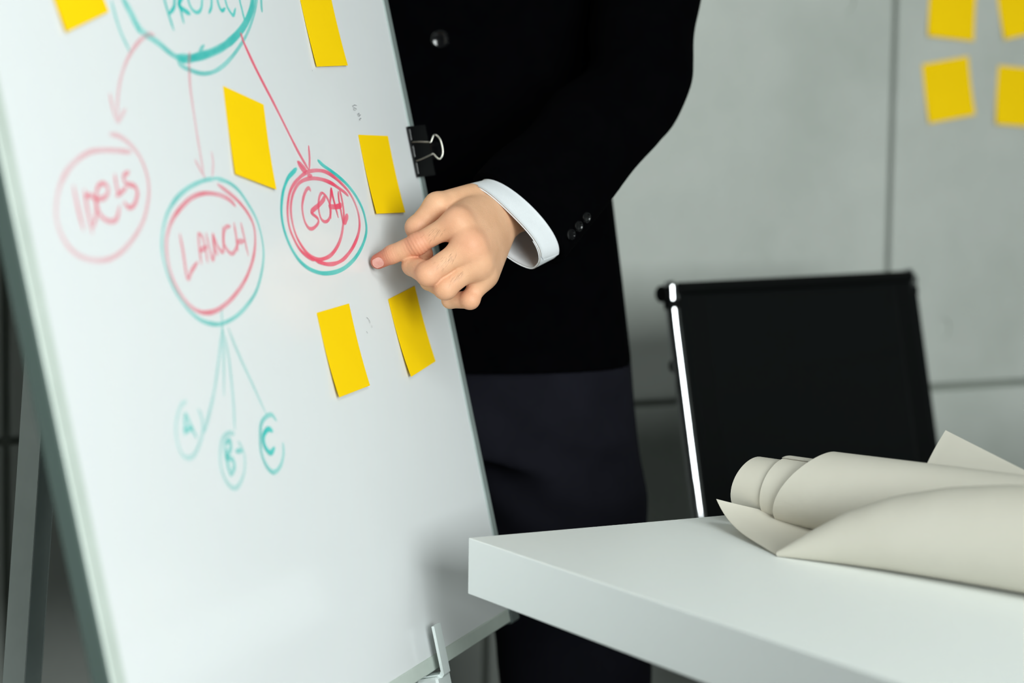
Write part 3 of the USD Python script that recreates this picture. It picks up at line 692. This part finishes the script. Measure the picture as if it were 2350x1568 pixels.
# ------------------------------------------------------------------ the person
PX, PY = -0.080, 2.655                                   # the body's axis
person = thing('person', (PX, PY, 0.0), 'person in a black suit standing behind the whiteboard, pointing at it with one finger', 'person')
SH = np.array([0.158, 2.65, 1.45]); EL = at(1462, 200, 2.48)
HEMC = at(1190, 503, 2.345); FA = (EL - HEMC) / np.linalg.norm(EL - HEMC)

J = {}
def joint(k, px, py, d): J[k] = at(px, py, d)
joint('wr', 1115, 457, 2.322); joint('wu', 1147, 519, 2.327); joint('wm', 1132, 487, 2.319)
for k, x, y, dd in (('i0', 1050, 508, 2.236), ('i1', 958, 560, 2.240), ('i2', 900, 584, 2.247), ('i3', 868, 600, 2.2535),
                    ('m0', 1079, 562, 2.228), ('m1', 982, 629, 2.224), ('m2', 946, 610, 2.246), ('m3', 972, 588, 2.264),
                    ('r0', 1094, 602, 2.236), ('r1', 1022, 661, 2.231), ('r2', 985, 645, 2.256), ('r3', 1012, 622, 2.274),
                    ('p0', 1109, 634, 2.252), ('p1', 1079, 688, 2.246), ('p2', 1033, 689, 2.262), ('p3', 1034, 672, 2.282),
                    ('t0', 1082, 450, 2.294), ('t1', 1003, 471, 2.266), ('t2', 956, 522, 2.266), ('t3', 968, 580, 2.268)):
    joint(k, x, y, dd)
FWD = R[2]
HU = R[0] * 165 + R[1] * 217; HU = HU - FA * (HU @ FA); HU /= np.linalg.norm(HU)
FEND = HEMC + FA * 0.03 + FWD * 0.005
def hand_sdf(p):
    palm = None
    for a, b, ra, rb in (('wr', 'i0', 0.0120, 0.0118), ('wm', 'm0', 0.0130, 0.0118), ('wm', 'r0', 0.0125, 0.0112), ('wu', 'p0', 0.0118, 0.0102)):
        d = cone(p, J[a], J[b], ra, rb); palm = d if palm is None else smin(palm, d, 0.025)
    for a, b, dz in (('wr', 'i0', 0.014), ('wm', 'm0', 0.016), ('wu', 'p0', 0.013)):
        palm = smin(palm, cone(p, J[a] + FWD * dz * 0.6, J[b] + FWD * dz, 0.013, 0.012), 0.012)
    fore = smin(cone(p, J['wr'] + FWD * 0.004, FEND - HU * 0.007, 0.0100, 0.0115), cone(p, J['wu'] + FWD * 0.004, FEND + HU * 0.013, 0.0118, 0.0130), 0.012)
    palm = smin(palm, fore, 0.010)
    # thumb with the fleshy base and the web to the index finger
    th = smin(cone(p, J['t0'], J['t1'], 0.0118, 0.0114), cone(p, J['t1'], J['t2'], 0.0112, 0.0098), 0.006)
    th = smin(th, cone(p, J['t2'], J['t3'], 0.0096, 0.0078), 0.004)
    th = smin(th, ball(p, J['t2'], 0.0102), 0.003)
    fingers = None
    for f, rr in (('i', (0.0105, 0.0098, 0.0084, 0.0072)), ('m', (0.0108, 0.0107, 0.0092, 0.0078)), ('r', (0.0104, 0.0104, 0.0084, 0.0074)), ('p', (0.0088, 0.0084, 0.0075, 0.0068))):
        fd = cone(p, J[f + '0'], J[f + '1'], rr[0], rr[1] * 0.97)
        fd = smin(fd, cone(p, J[f + '1'], J[f + '2'], rr[1], rr[2]), 0.003)
        fd = smin(fd, cone(p, J[f + '2'], J[f + '3'], rr[2], rr[3]), 0.003)
        fd = smin(fd, ball(p, J[f + '1'] - FWD * 0.001, rr[1] * 1.005), 0.003)
        fingers = fd if fingers is None else smin(fingers, fd, 0.002)
    out = smin(smin(palm, th, 0.005), fingers, 0.009)
    # knuckles, tendons
    for f, wq in (('i', 'wr'), ('m', 'wm'), ('r', 'wu'), ('p', 'wu')):
        a_, b_ = J[f + '0'] - FWD * 0.0094, J[wq] * 0.55 + J['wm'] * 0.45 - FWD * 0.0098
        out = smin(out, cone(p, a_, a_ * 0.25 + b_ * 0.75, 0.0022, 0.0014), 0.0055)
    va, vb, vc = at(1108, 590, 2.2265), at(1138, 560, 2.258), at(1152, 522, 2.300)
    out = smin(out, np.minimum(cone(p, va, vb, 0.0012, 0.0014), cone(p, vb, vc, 0.0014, 0.0012)), 0.004)
    # knuckle creases on the pointing finger
    ax = J['i0'] - J['i1']; ax = ax / np.linalg.norm(ax)
    near = np.linalg.norm(p - J['i1'], axis=1)
    t = (p - J['i1']) @ ax
    out = out + 0.00035 * np.exp(-(near / 0.0125) ** 4) * np.cos(t / 0.0032 * 2 * np.pi) * (((p - J['i1']) @ FWD) < 0.004)
    ax2 = J['i1'] - J['i2']; ax2 = ax2 / np.linalg.norm(ax2)
    t = (p - J['i2']) @ ax2; near = np.linalg.norm(p - J['i2'], axis=1)
    out = out + 0.00022 * np.exp(-(near / 0.0105) ** 4) * np.cos(t / 0.0024 * 2 * np.pi) * (((p - J['i2']) @ FWD) < 0.004)
    return out
allj = np.array(list(J.values()))
hand_cut = HEMC + FA * 0.05
hand = nets(lambda p: np.maximum(hand_sdf(p), (p - hand_cut) @ FA), np.minimum(allj.min(0), hand_cut - 0.045) - 0.02, np.maximum(allj.max(0), hand_cut + 0.045) + 0.02, 0.0011)

def lerp_table(z, tab):
    t = np.array(tab); return [np.interp(z, t[:, 0], t[:, k]) for k in range(1, t.shape[1])]
def torso(p, tab):
    a, b, cx, cy = lerp_table(p[:, 2], tab)
    q = np.stack([(p[:, 0] - cx) / a, (p[:, 1] - cy) / b], 1)
    n = (np.abs(q) ** 2.3).sum(1) ** (1 / 2.3)
    return (n - 1) * np.minimum(a, b)
BODY = [(0.80, .165, .105, PX, PY), (0.95, .17, .11, PX, PY), (1.08, .15, .10, PX, PY), (1.20, .15, .088, PX, PY + .01), (1.30, .16, .092, PX, PY + .012), (1.42, .16, .075, PX, PY + .015), (1.53, .08, .05, PX, PY + .015)]
RS_, RE_, RW_ = np.array([-0.288, 2.66, 1.455]), np.array([-0.325, 2.69, 1.14]), np.array([-0.325, 2.62, 0.89])
LMID = np.array([0.053, 2.66, 0.68])
LHIP, LKN, LAN = np.array([0.020, 2.66, 0.83]), np.array([0.075, 2.655, 0.50]), np.array([0.105, 2.68, 0.09])
RHIP, RKN, RAN = np.array([-0.178, 2.66, 0.88]), np.array([-0.205, 2.655, 0.50]), np.array([-0.215, 2.68, 0.09])
HD = np.array([PX - 0.005, 2.645, 1.69])
def head_sdf(p):
    d = ellip(p, HD + [0, 0.012, 0.03], (0.076, 0.094, 0.098))
    d = smin(d, ellip(p, HD + [0, -0.022, -0.045], (0.058, 0.068, 0.072)), 0.03)
    d = smin(d, cone(p, HD + [0, -0.083, 0.02], HD + [0, -0.100, -0.022], 0.007, 0.011), 0.012)
    d = smin(d, ellip(p, HD + [0, -0.080, -0.052], (0.024, 0.012, 0.006)), 0.006)
    d = smin(d, ellip(p, HD + [0, -0.076, -0.066], (0.021, 0.012, 0.007)), 0.006)
    for s in (-1, 1):
        d = np.maximum(d, -(ellip(p, HD + [s * 0.031, -0.094, 0.016], (0.020, 0.014, 0.012)) - 0.0))
        d = np.minimum(d, ellip(p, HD + [s * 0.031, -0.072, 0.016], (0.0125, 0.0125, 0.0115)))
        d = smin(d, ellip(p, HD + [s * 0.078, 0.018, 0.0], (0.008, 0.018, 0.031)), 0.006)
    return d
def body_sdf(p):
    d = torso(p, BODY); d = np.maximum(d, p[:, 2] - 1.55); d = np.maximum(d, 0.80 - p[:, 2])
    d = smin(d, cone(p, [PX, 2.682, 1.49], HD + [0, 0.018, -0.06], 0.054, 0.055), 0.02)
    d = smin(d, head_sdf(p), 0.015)
    d = smin(d, cone(p, SH, EL, 0.052, 0.040), 0.03)
    d = smin(d, cone(p, EL, HEMC + FA * 0.06, 0.038, 0.019), 0.01)
    d = smin(d, cone(p, RS_, RE_, 0.056, 0.042), 0.03); d = smin(d, cone(p, RE_, RW_, 0.042, 0.028), 0.01)
    rh = cone(p, RW_, RW_ + [0.0, -0.01, -0.09], 0.026, 0.026)
    d = smin(d, rh, 0.012)
    for k, (x, l) in enumerate(((-0.012, .075), (-0.004, .085), (0.005, .08), (0.014, .065))):
        b0 = RW_ + [0, x * 1.6, -0.085]
        d = np.minimum(d, smin(d, cone(p, b0, b0 + [0.006, -0.012, -l], 0.009, 0.007), 0.004))
    d = smin(d, cone(p, RW_ + [0.005, -0.03, -0.03], RW_ + [0.012, -0.052, -0.09], 0.012, 0.009), 0.008)
    for h, k, a in ((LHIP, LKN, LAN), (RHIP, RKN, RAN)):
        d = smin(d, cone(p, h, k, 0.070, 0.052), 0.03); d = smin(d, cone(p, k, a, 0.052, 0.036), 0.02)
    return d
body_mesh = nets(body_sdf, [-0.42, 2.42, 0.03], [0.24, 2.82, 1.86], 0.008)
def to_man(m):
    return m3.Manifold(m3.Mesh(np.asarray(m.vertices, np.float32), np.asarray(m.faces, np.uint32)))
def from_man(m):
    k = m.to_mesh(); return trimesh.Trimesh(k.vert_properties[:, :3], k.tri_verts, process=True)
both = to_man(body_mesh) + to_man(hand)
full = from_man(both)
if len(full.vertices) < 1000:
    full = trimesh.Trimesh(*[np.asarray(x) for x in (join(body_mesh, hand).vertices, join(body_mesh, hand).faces)], process=False)
full = trimesh.graph.smooth_shade(full, angle=math.radians(58), facet_minarea=None)
V = np.asarray(full.vertices)
red = np.zeros(len(V))
for k, r_, s_ in (('i0', 0.012, 0.50), ('m0', 0.012, 0.80), ('r0', 0.010, 0.25), ('i1', 0.0125, 0.8), ('m1', 0.013, 0.42), ('r1', 0.011, 0.38), ('p1', 0.011, 0.38), ('i2', 0.010, 0.35), ('i3', 0.019, 1.0), ('t2', 0.012, 0.25), ('t3', 0.014, 0.6), ('m2', 0.010, 0.3)):
    red = np.maximum(red, s_ * np.exp(-(np.linalg.norm(V - J[k], axis=1) / r_) ** 2))
body = obj('body', full, skin, person, True, prim={'red': red})
# fingernail of the pointing finger
fx_ = (J['i2'] - J['i3']); fx_ /= np.linalg.norm(fx_)
nz = -FWD * 0.965 + R[1] * 0.22; nz -= fx_ * (nz @ fx_); nz /= np.linalg.norm(nz); ny = np.cross(nz, fx_)
P = np.empty((13, 13, 3))
for i, a in enumerate(np.linspace(0, 1, 13)):
    for j, b in enumerate(np.linspace(-1, 1, 13)):
        x = -0.0030 + 0.0116 * a                              # free edge to cuticle
        half = 0.0047 * (math.sqrt(max(0.03, 1 - ((a - 0.62) / 0.40) ** 2)) if a > 0.62 else 1 - 0.10 * ((0.62 - a) / 0.62) ** 2)
        y = b * half
        P[i, j] = J['i3'] + fx_ * (x + 0.0016 * b * b * max(0, 0.4 - a) / 0.4) + nz * (0.00715 + 0.00085 * a - y * y / 0.0185 - 0.0004 * max(0, 0.3 - a)) + ny * y
obj('fingernail', grid_sheet(P, 0.0004), nail_mat, person, True, label='pale pink nail of the pointing finger')

# jacket
hemz = 0.838
JT = [(0.80, .213, .132, PX, PY), (0.838, .211, .131, PX, PY), (0.93, .199, .126, PX, PY), (1.03, .185, .118, PX, PY), (1.12, .186, .118, PX, PY), (1.30, .208, .132, PX, PY), (1.42, .21, .115, PX, PY), (1.49, .15, .085, PX, PY), (1.54, .075, .065, PX, PY + .005)]
HCU = R[0] * 165 + R[1] * 217; HCU = HCU - FA * (HCU @ FA); HCU /= np.linalg.norm(HCU); HCV = np.cross(FA, HCU)
def sleeve(p, a_h, b_h, a_e, b_e):
    """An oval sleeve from the elbow to the hem."""
    L = np.linalg.norm(EL - HEMC)
    t = np.clip(((p - HEMC) @ FA) / L, -0.2, 1)
    q = p - HEMC - np.outer(t * L, FA)
    a, b = a_h + (a_e - a_h) * t, b_h + (b_e - b_h) * t
    x, y, w = (q @ HCU) / a, (q @ HCV) / b, (q @ FA) / b * (t >= 1)
    return (np.sqrt(x * x + y * y + w * w) - 1) * np.minimum(a, b)
def jacket_sdf(p):
    d = torso(p, JT); d = np.maximum(d, p[:, 2] - 1.53); d = np.maximum(d, hemz - p[:, 2])
    vx = np.abs(p[:, 0] - PX) - (p[:, 2] - 1.255) * 0.30
    d = np.maximum(d, -np.maximum(np.maximum(vx, p[:, 1] - PY), torso(p, [(r[0], r[1] - 5e-4, r[2] - 0.022, r[3], r[4]) for r in JT]) * -1 - 0.0))
    fold = 0.003 * np.sin(p[:, 2] * 70 + p[:, 0] * 30) * np.exp(-((p[:, 2] - EL[2]) / 0.07) ** 2)
    arm = smin(cone(p, SH, EL, 0.068, 0.0505), sleeve(p, 0.0590, 0.0325, 0.0505, 0.0505), 0.012) + fold
    arm = np.maximum(arm, -((p - HEMC) @ FA) - 0.012)
    for sh in (SH, RS_):
        d = smin(d, cone(p, [PX, 2.672, 1.475], sh + [0, 0, 0.002], 0.066, 0.064), 0.03)
    d = np.maximum(d, -np.maximum(vx + 0.0, p[:, 1] - PY + 0.02))
    rarm = smin(cone(p, RS_, RE_, 0.074, 0.062), cone(p, RE_, RW_, 0.062, 0.050), 0.02)
    rarm = np.maximum(rarm, RW_[2] - 0.0 - p[:, 2])
    return smin(smin(d, arm, 0.012), rarm, 0.02)
jm = nets(jacket_sdf, [-0.43, 2.28, 0.80], [0.26, 2.84, 1.56], 0.0055)
cutter = to_man(box(HEMC - FA * 0.03, np.array([HCU, np.cross(FA, HCU), FA]), (0.15, 0.11, 0.06)))
ring = [HEMC + FA * d + HCU * (math.cos(t) * 0.0522) + np.cross(FA, HCU) * (math.sin(t) * 0.0274) for d in (-0.01, 0.055) for t in np.linspace(0, 2 * math.pi, 49)[:-1]]
jm = from_man(to_man(jm) - cutter - to_man(trimesh.convex.convex_hull(np.array(ring))))
jacket = obj('jacket', jm, suit, person, True, label='black wool suit jacket with two front buttons')
# shirt under the jacket
def shirt_sdf(p):
    d = torso(p, [(r[0], r[1] - .012, r[2] - .016, r[3], r[4]) for r in JT]); d = np.maximum(d, p[:, 2] - 1.50); d = np.maximum(d, 1.15 - p[:, 2])
    col = cone(p, [PX, 2.664, 1.40], [PX, 2.672, 1.555], 0.086, 0.068)
    return smin(d, np.maximum(np.maximum(col, p[:, 2] - 1.55), 1.38 - p[:, 2]), 0.02)
obj('shirt', nets(shirt_sdf, [-0.34, 2.48, 1.12], [0.18, 2.83, 1.58], 0.009), shirt_mat, person, True, label='white shirt front and collar')
# the white cuff: an oval band folded round the wrist, its ends overlapping
CUC = at(1150, 519, 2.306)
if HCV @ FWD > 0: HCV = -HCV                                  # towards the camera
nT, nS = 96, 14; P = np.empty((nT, nS, 3))
for i, q in enumerate(np.linspace(0, 1, nT)):
    th = 0.95 - q * (2 * math.pi + 0.80)
    k = 0.965 + 0.06 * q
    bulge = 0.0045 * math.exp(-((th + 0.15) / 0.45) ** 2) * (q < 0.6)
    for j, w in enumerate(np.linspace(0, 1, nS)):
        w = w + (0.10 * max(0, (q - 0.965) / 0.035)) * (1 - w)    # the corner of the overlap is cut off
        c = CUC + (HEMC - CUC) * min(1, w / 0.5) + FA * (0.040 * max(0, w - 0.5) / 0.5)
        a, b = 0.0498 * k, 0.0262 * k
        c = c - HCV * (0.003 * max(0, 1 - w / 0.5)) - HCU * (0.002 * max(0, 1 - w / 0.5))
        se_ = 2 / (2 + 0.7 * max(0, 1 - w / 0.5))
        cx_, sx_ = math.copysign(abs(math.cos(th)) ** se_, math.cos(th)), math.copysign(abs(math.sin(th)) ** se_, math.sin(th))
        P[i, j] = c + HCU * (cx_ * a + bulge * (1 - w)) + HCV * (sx_ * b)
obj('shirt_cuff', grid_sheet(P, 0.0016), shirt_mat, person, True, label='white shirt cuff around the wrist')
# buttons
def hit(mesh, px, py):
    o, dr = CAM[None], ray(px, py)[None]
    loc, _, tri = mesh.ray.intersects_location(o, dr, multiple_hits=False)
    return loc[0], mesh.face_normals[tri[0]]
def button(px, py, r, holes_=True):
    p, n = hit(jm, px, py)
    pr = [(0, 0.0035), (r * 0.55, 0.0033), (r * 0.68, 0.0042), (r * 0.86, 0.0042), (r, 0.0028), (r, 0.001), (r * 0.9, 0.0), (0, 0)]
    m = trimesh.creation.revolve(np.array(pr)[::-1], sections=32)
    z = n / np.linalg.norm(n); x = np.cross(Z, z); x /= np.linalg.norm(x); y = np.cross(z, x)
    v = np.asarray(m.vertices) @ np.array([x, y, z]) + p - z * 0.0004
    return obj('button', trimesh.Trimesh(v, m.faces, process=False), button_mat, person, 40, label=None)
for px, py in ((1010, 90), (994, 346)): button(px, py, 0.0098)
for px, py in ((1307, 538), (1324, 519), (1342, 499)): button(px, py, 0.0058)

# trousers and shoes
def trousers_sdf(p):
    d = torso(p, [(0.70, .185, .112, PX, PY), (0.84, .197, .116, PX, PY), (1.0, .168, .104, PX, PY)]); d = np.maximum(d, p[:, 2] - 0.98); d = np.maximum(d, 0.74 - p[:, 2])
    L = smin(smin(cone(p, LHIP, LMID, 0.104, 0.097), cone(p, LMID, LKN, 0.097, 0.080), 0.01), cone(p, LKN, LAN, 0.080, 0.082), 0.02)
    Rr = smin(cone(p, RHIP - [0, 0, .04], RKN, 0.104, 0.083), cone(p, RKN, RAN, 0.083, 0.084), 0.02)
    d = smin(d, np.minimum(L, Rr), 0.03)
    w = p[:, 2] + 0.35 * (p[:, 0] - PX)
    d = d + 0.0030 * np.sin(w * 95 + 2.0 * np.sin(p[:, 0] * 22)) * np.exp(-((p[:, 2] - 0.72) / 0.10) ** 2) * np.clip((PY - 0.02 - p[:, 1]) / 0.05, 0, 1)
    return np.maximum(d, 0.045 - p[:, 2])
trousers = obj('trousers', nets(trousers_sdf, [-0.36, 2.46, 0.02], [0.26, 2.84, 1.0], 0.0065), trouser_mat, person, True, label='dark charcoal suit trousers')
for a in (LAN, RAN):
    def shoe(p, a=a):
        d = ellip(p, [a[0], a[1] - 0.09, 0.035], (0.048, 0.15, 0.045)); d = smin(d, cone(p, [a[0], a[1] + 0.02, 0.05], [a[0], a[1], 0.11], 0.042, 0.044), 0.03)
        return np.maximum(d, 0.001 - p[:, 2])
    obj('shoe', nets(shoe, [a[0] - 0.07, a[1] - 0.27, -0.01], [a[0] + 0.07, a[1] + 0.10, 0.17], 0.006), leather, person, True, label='black leather shoe')
def hair_sdf(p):
    d = ellip(p, HD + [0, 0.016, 0.036], (0.084, 0.102, 0.106)) + 0.004 * meshkit.noise(p * 90, 2)
    face = np.maximum(p[:, 1] - (HD[1] - 0.045), p[:, 2] - (HD[2] + 0.075))
    return np.maximum(np.maximum(d, -face), (HD[2] - 0.03) - p[:, 2] + 0.6 * np.maximum(0, HD[1] + 0.03 - p[:, 1]))
obj('hair', nets(hair_sdf, HD - [0.11, 0.12, 0.09], HD + [0.11, 0.14, 0.16], 0.005), hair_mat, person, True, label='short dark hair')
for sx in (-1, 1):
    e = HD + [sx * 0.031, -0.0775, 0.016]
    eye = trimesh.creation.icosphere(3, 0.0108); eye.apply_translation(e)
    ep = obj('eye', eye, plain('eye_white', (0.75, 0.74, 0.72), 0.15) if sx < 0 else '/World/Looks/eye_white', person, True)
    iris = trimesh.creation.icosphere(3, 0.0058); iris.apply_scale([1, 0.35, 1]); iris.apply_translation(e + [0, -0.0098, -0.001])
    obj('iris', iris, leather, ep, True)
    obj('eyebrow', tube(spline([HD + [sx * 0.014, -0.096, 0.036], HD + [sx * 0.030, -0.094, 0.042], HD + [sx * 0.046, -0.080, 0.038]], 5), 0.0032, 8), hair_mat, person, 60)
# fine hairs on the backs of the fingers
hp_, hw_ = [], []
hr = np.random.default_rng(11)
for a, b, n in (('i0', 'i1', 30), ('m0', 'm1', 30), ('r0', 'r1', 18)):
    for _ in range(n):
        c = J[a] + (J[b] - J[a]) * hr.uniform(0.35, 0.72); q = c - CAM; q = R @ q
        px, py = 1175 + FPX * q[0] / q[2] + hr.uniform(-13, 9), 784 + FPX * q[1] / q[2] + hr.uniform(-11, 9)
        loc, _, tri = hand.ray.intersects_location(CAM[None], ray(px, py)[None], multiple_hits=False)
        if not len(loc): continue
        nrm = hand.face_normals[tri[0]]; ax = (J[b] - J[a]); ax /= np.linalg.norm(ax)
        g = ax * hr.uniform(0.2, 1) + R[1] * hr.uniform(0.1, 1.0); g -= nrm * (g @ nrm); g /= np.linalg.norm(g)
        L_ = hr.uniform(0.003, 0.006)
        hp_ += [loc[0] + g * L_ * t + nrm * (0.0002 + 0.0009 * math.sin(t * 2.2)) for t in (0, 0.33, 0.66, 1.0)]; hw_ += [0.00006, 0.00006, 0.00005, 0.00002]
path = numbered(person, 'finger_hair')
bc = UsdGeom.BasisCurves.Define(stage, path)
bc.CreateTypeAttr('linear'); bc.CreatePointsAttr(Vt.Vec3fArray.FromNumpy((np.array(hp_) - origin[person]).astype(np.float32)))
bc.CreateCurveVertexCountsAttr([4] * (len(hp_) // 4)); bc.CreateWidthsAttr(Vt.FloatArray.FromNumpy(np.array(hw_, np.float32))); bc.SetWidthsInterpolation('vertex')
UsdShade.MaterialBindingAPI.Apply(bc.GetPrim()).Bind(hair_mat); tag(bc, 'fine dark hairs on the backs of the fingers', kind='stuff')
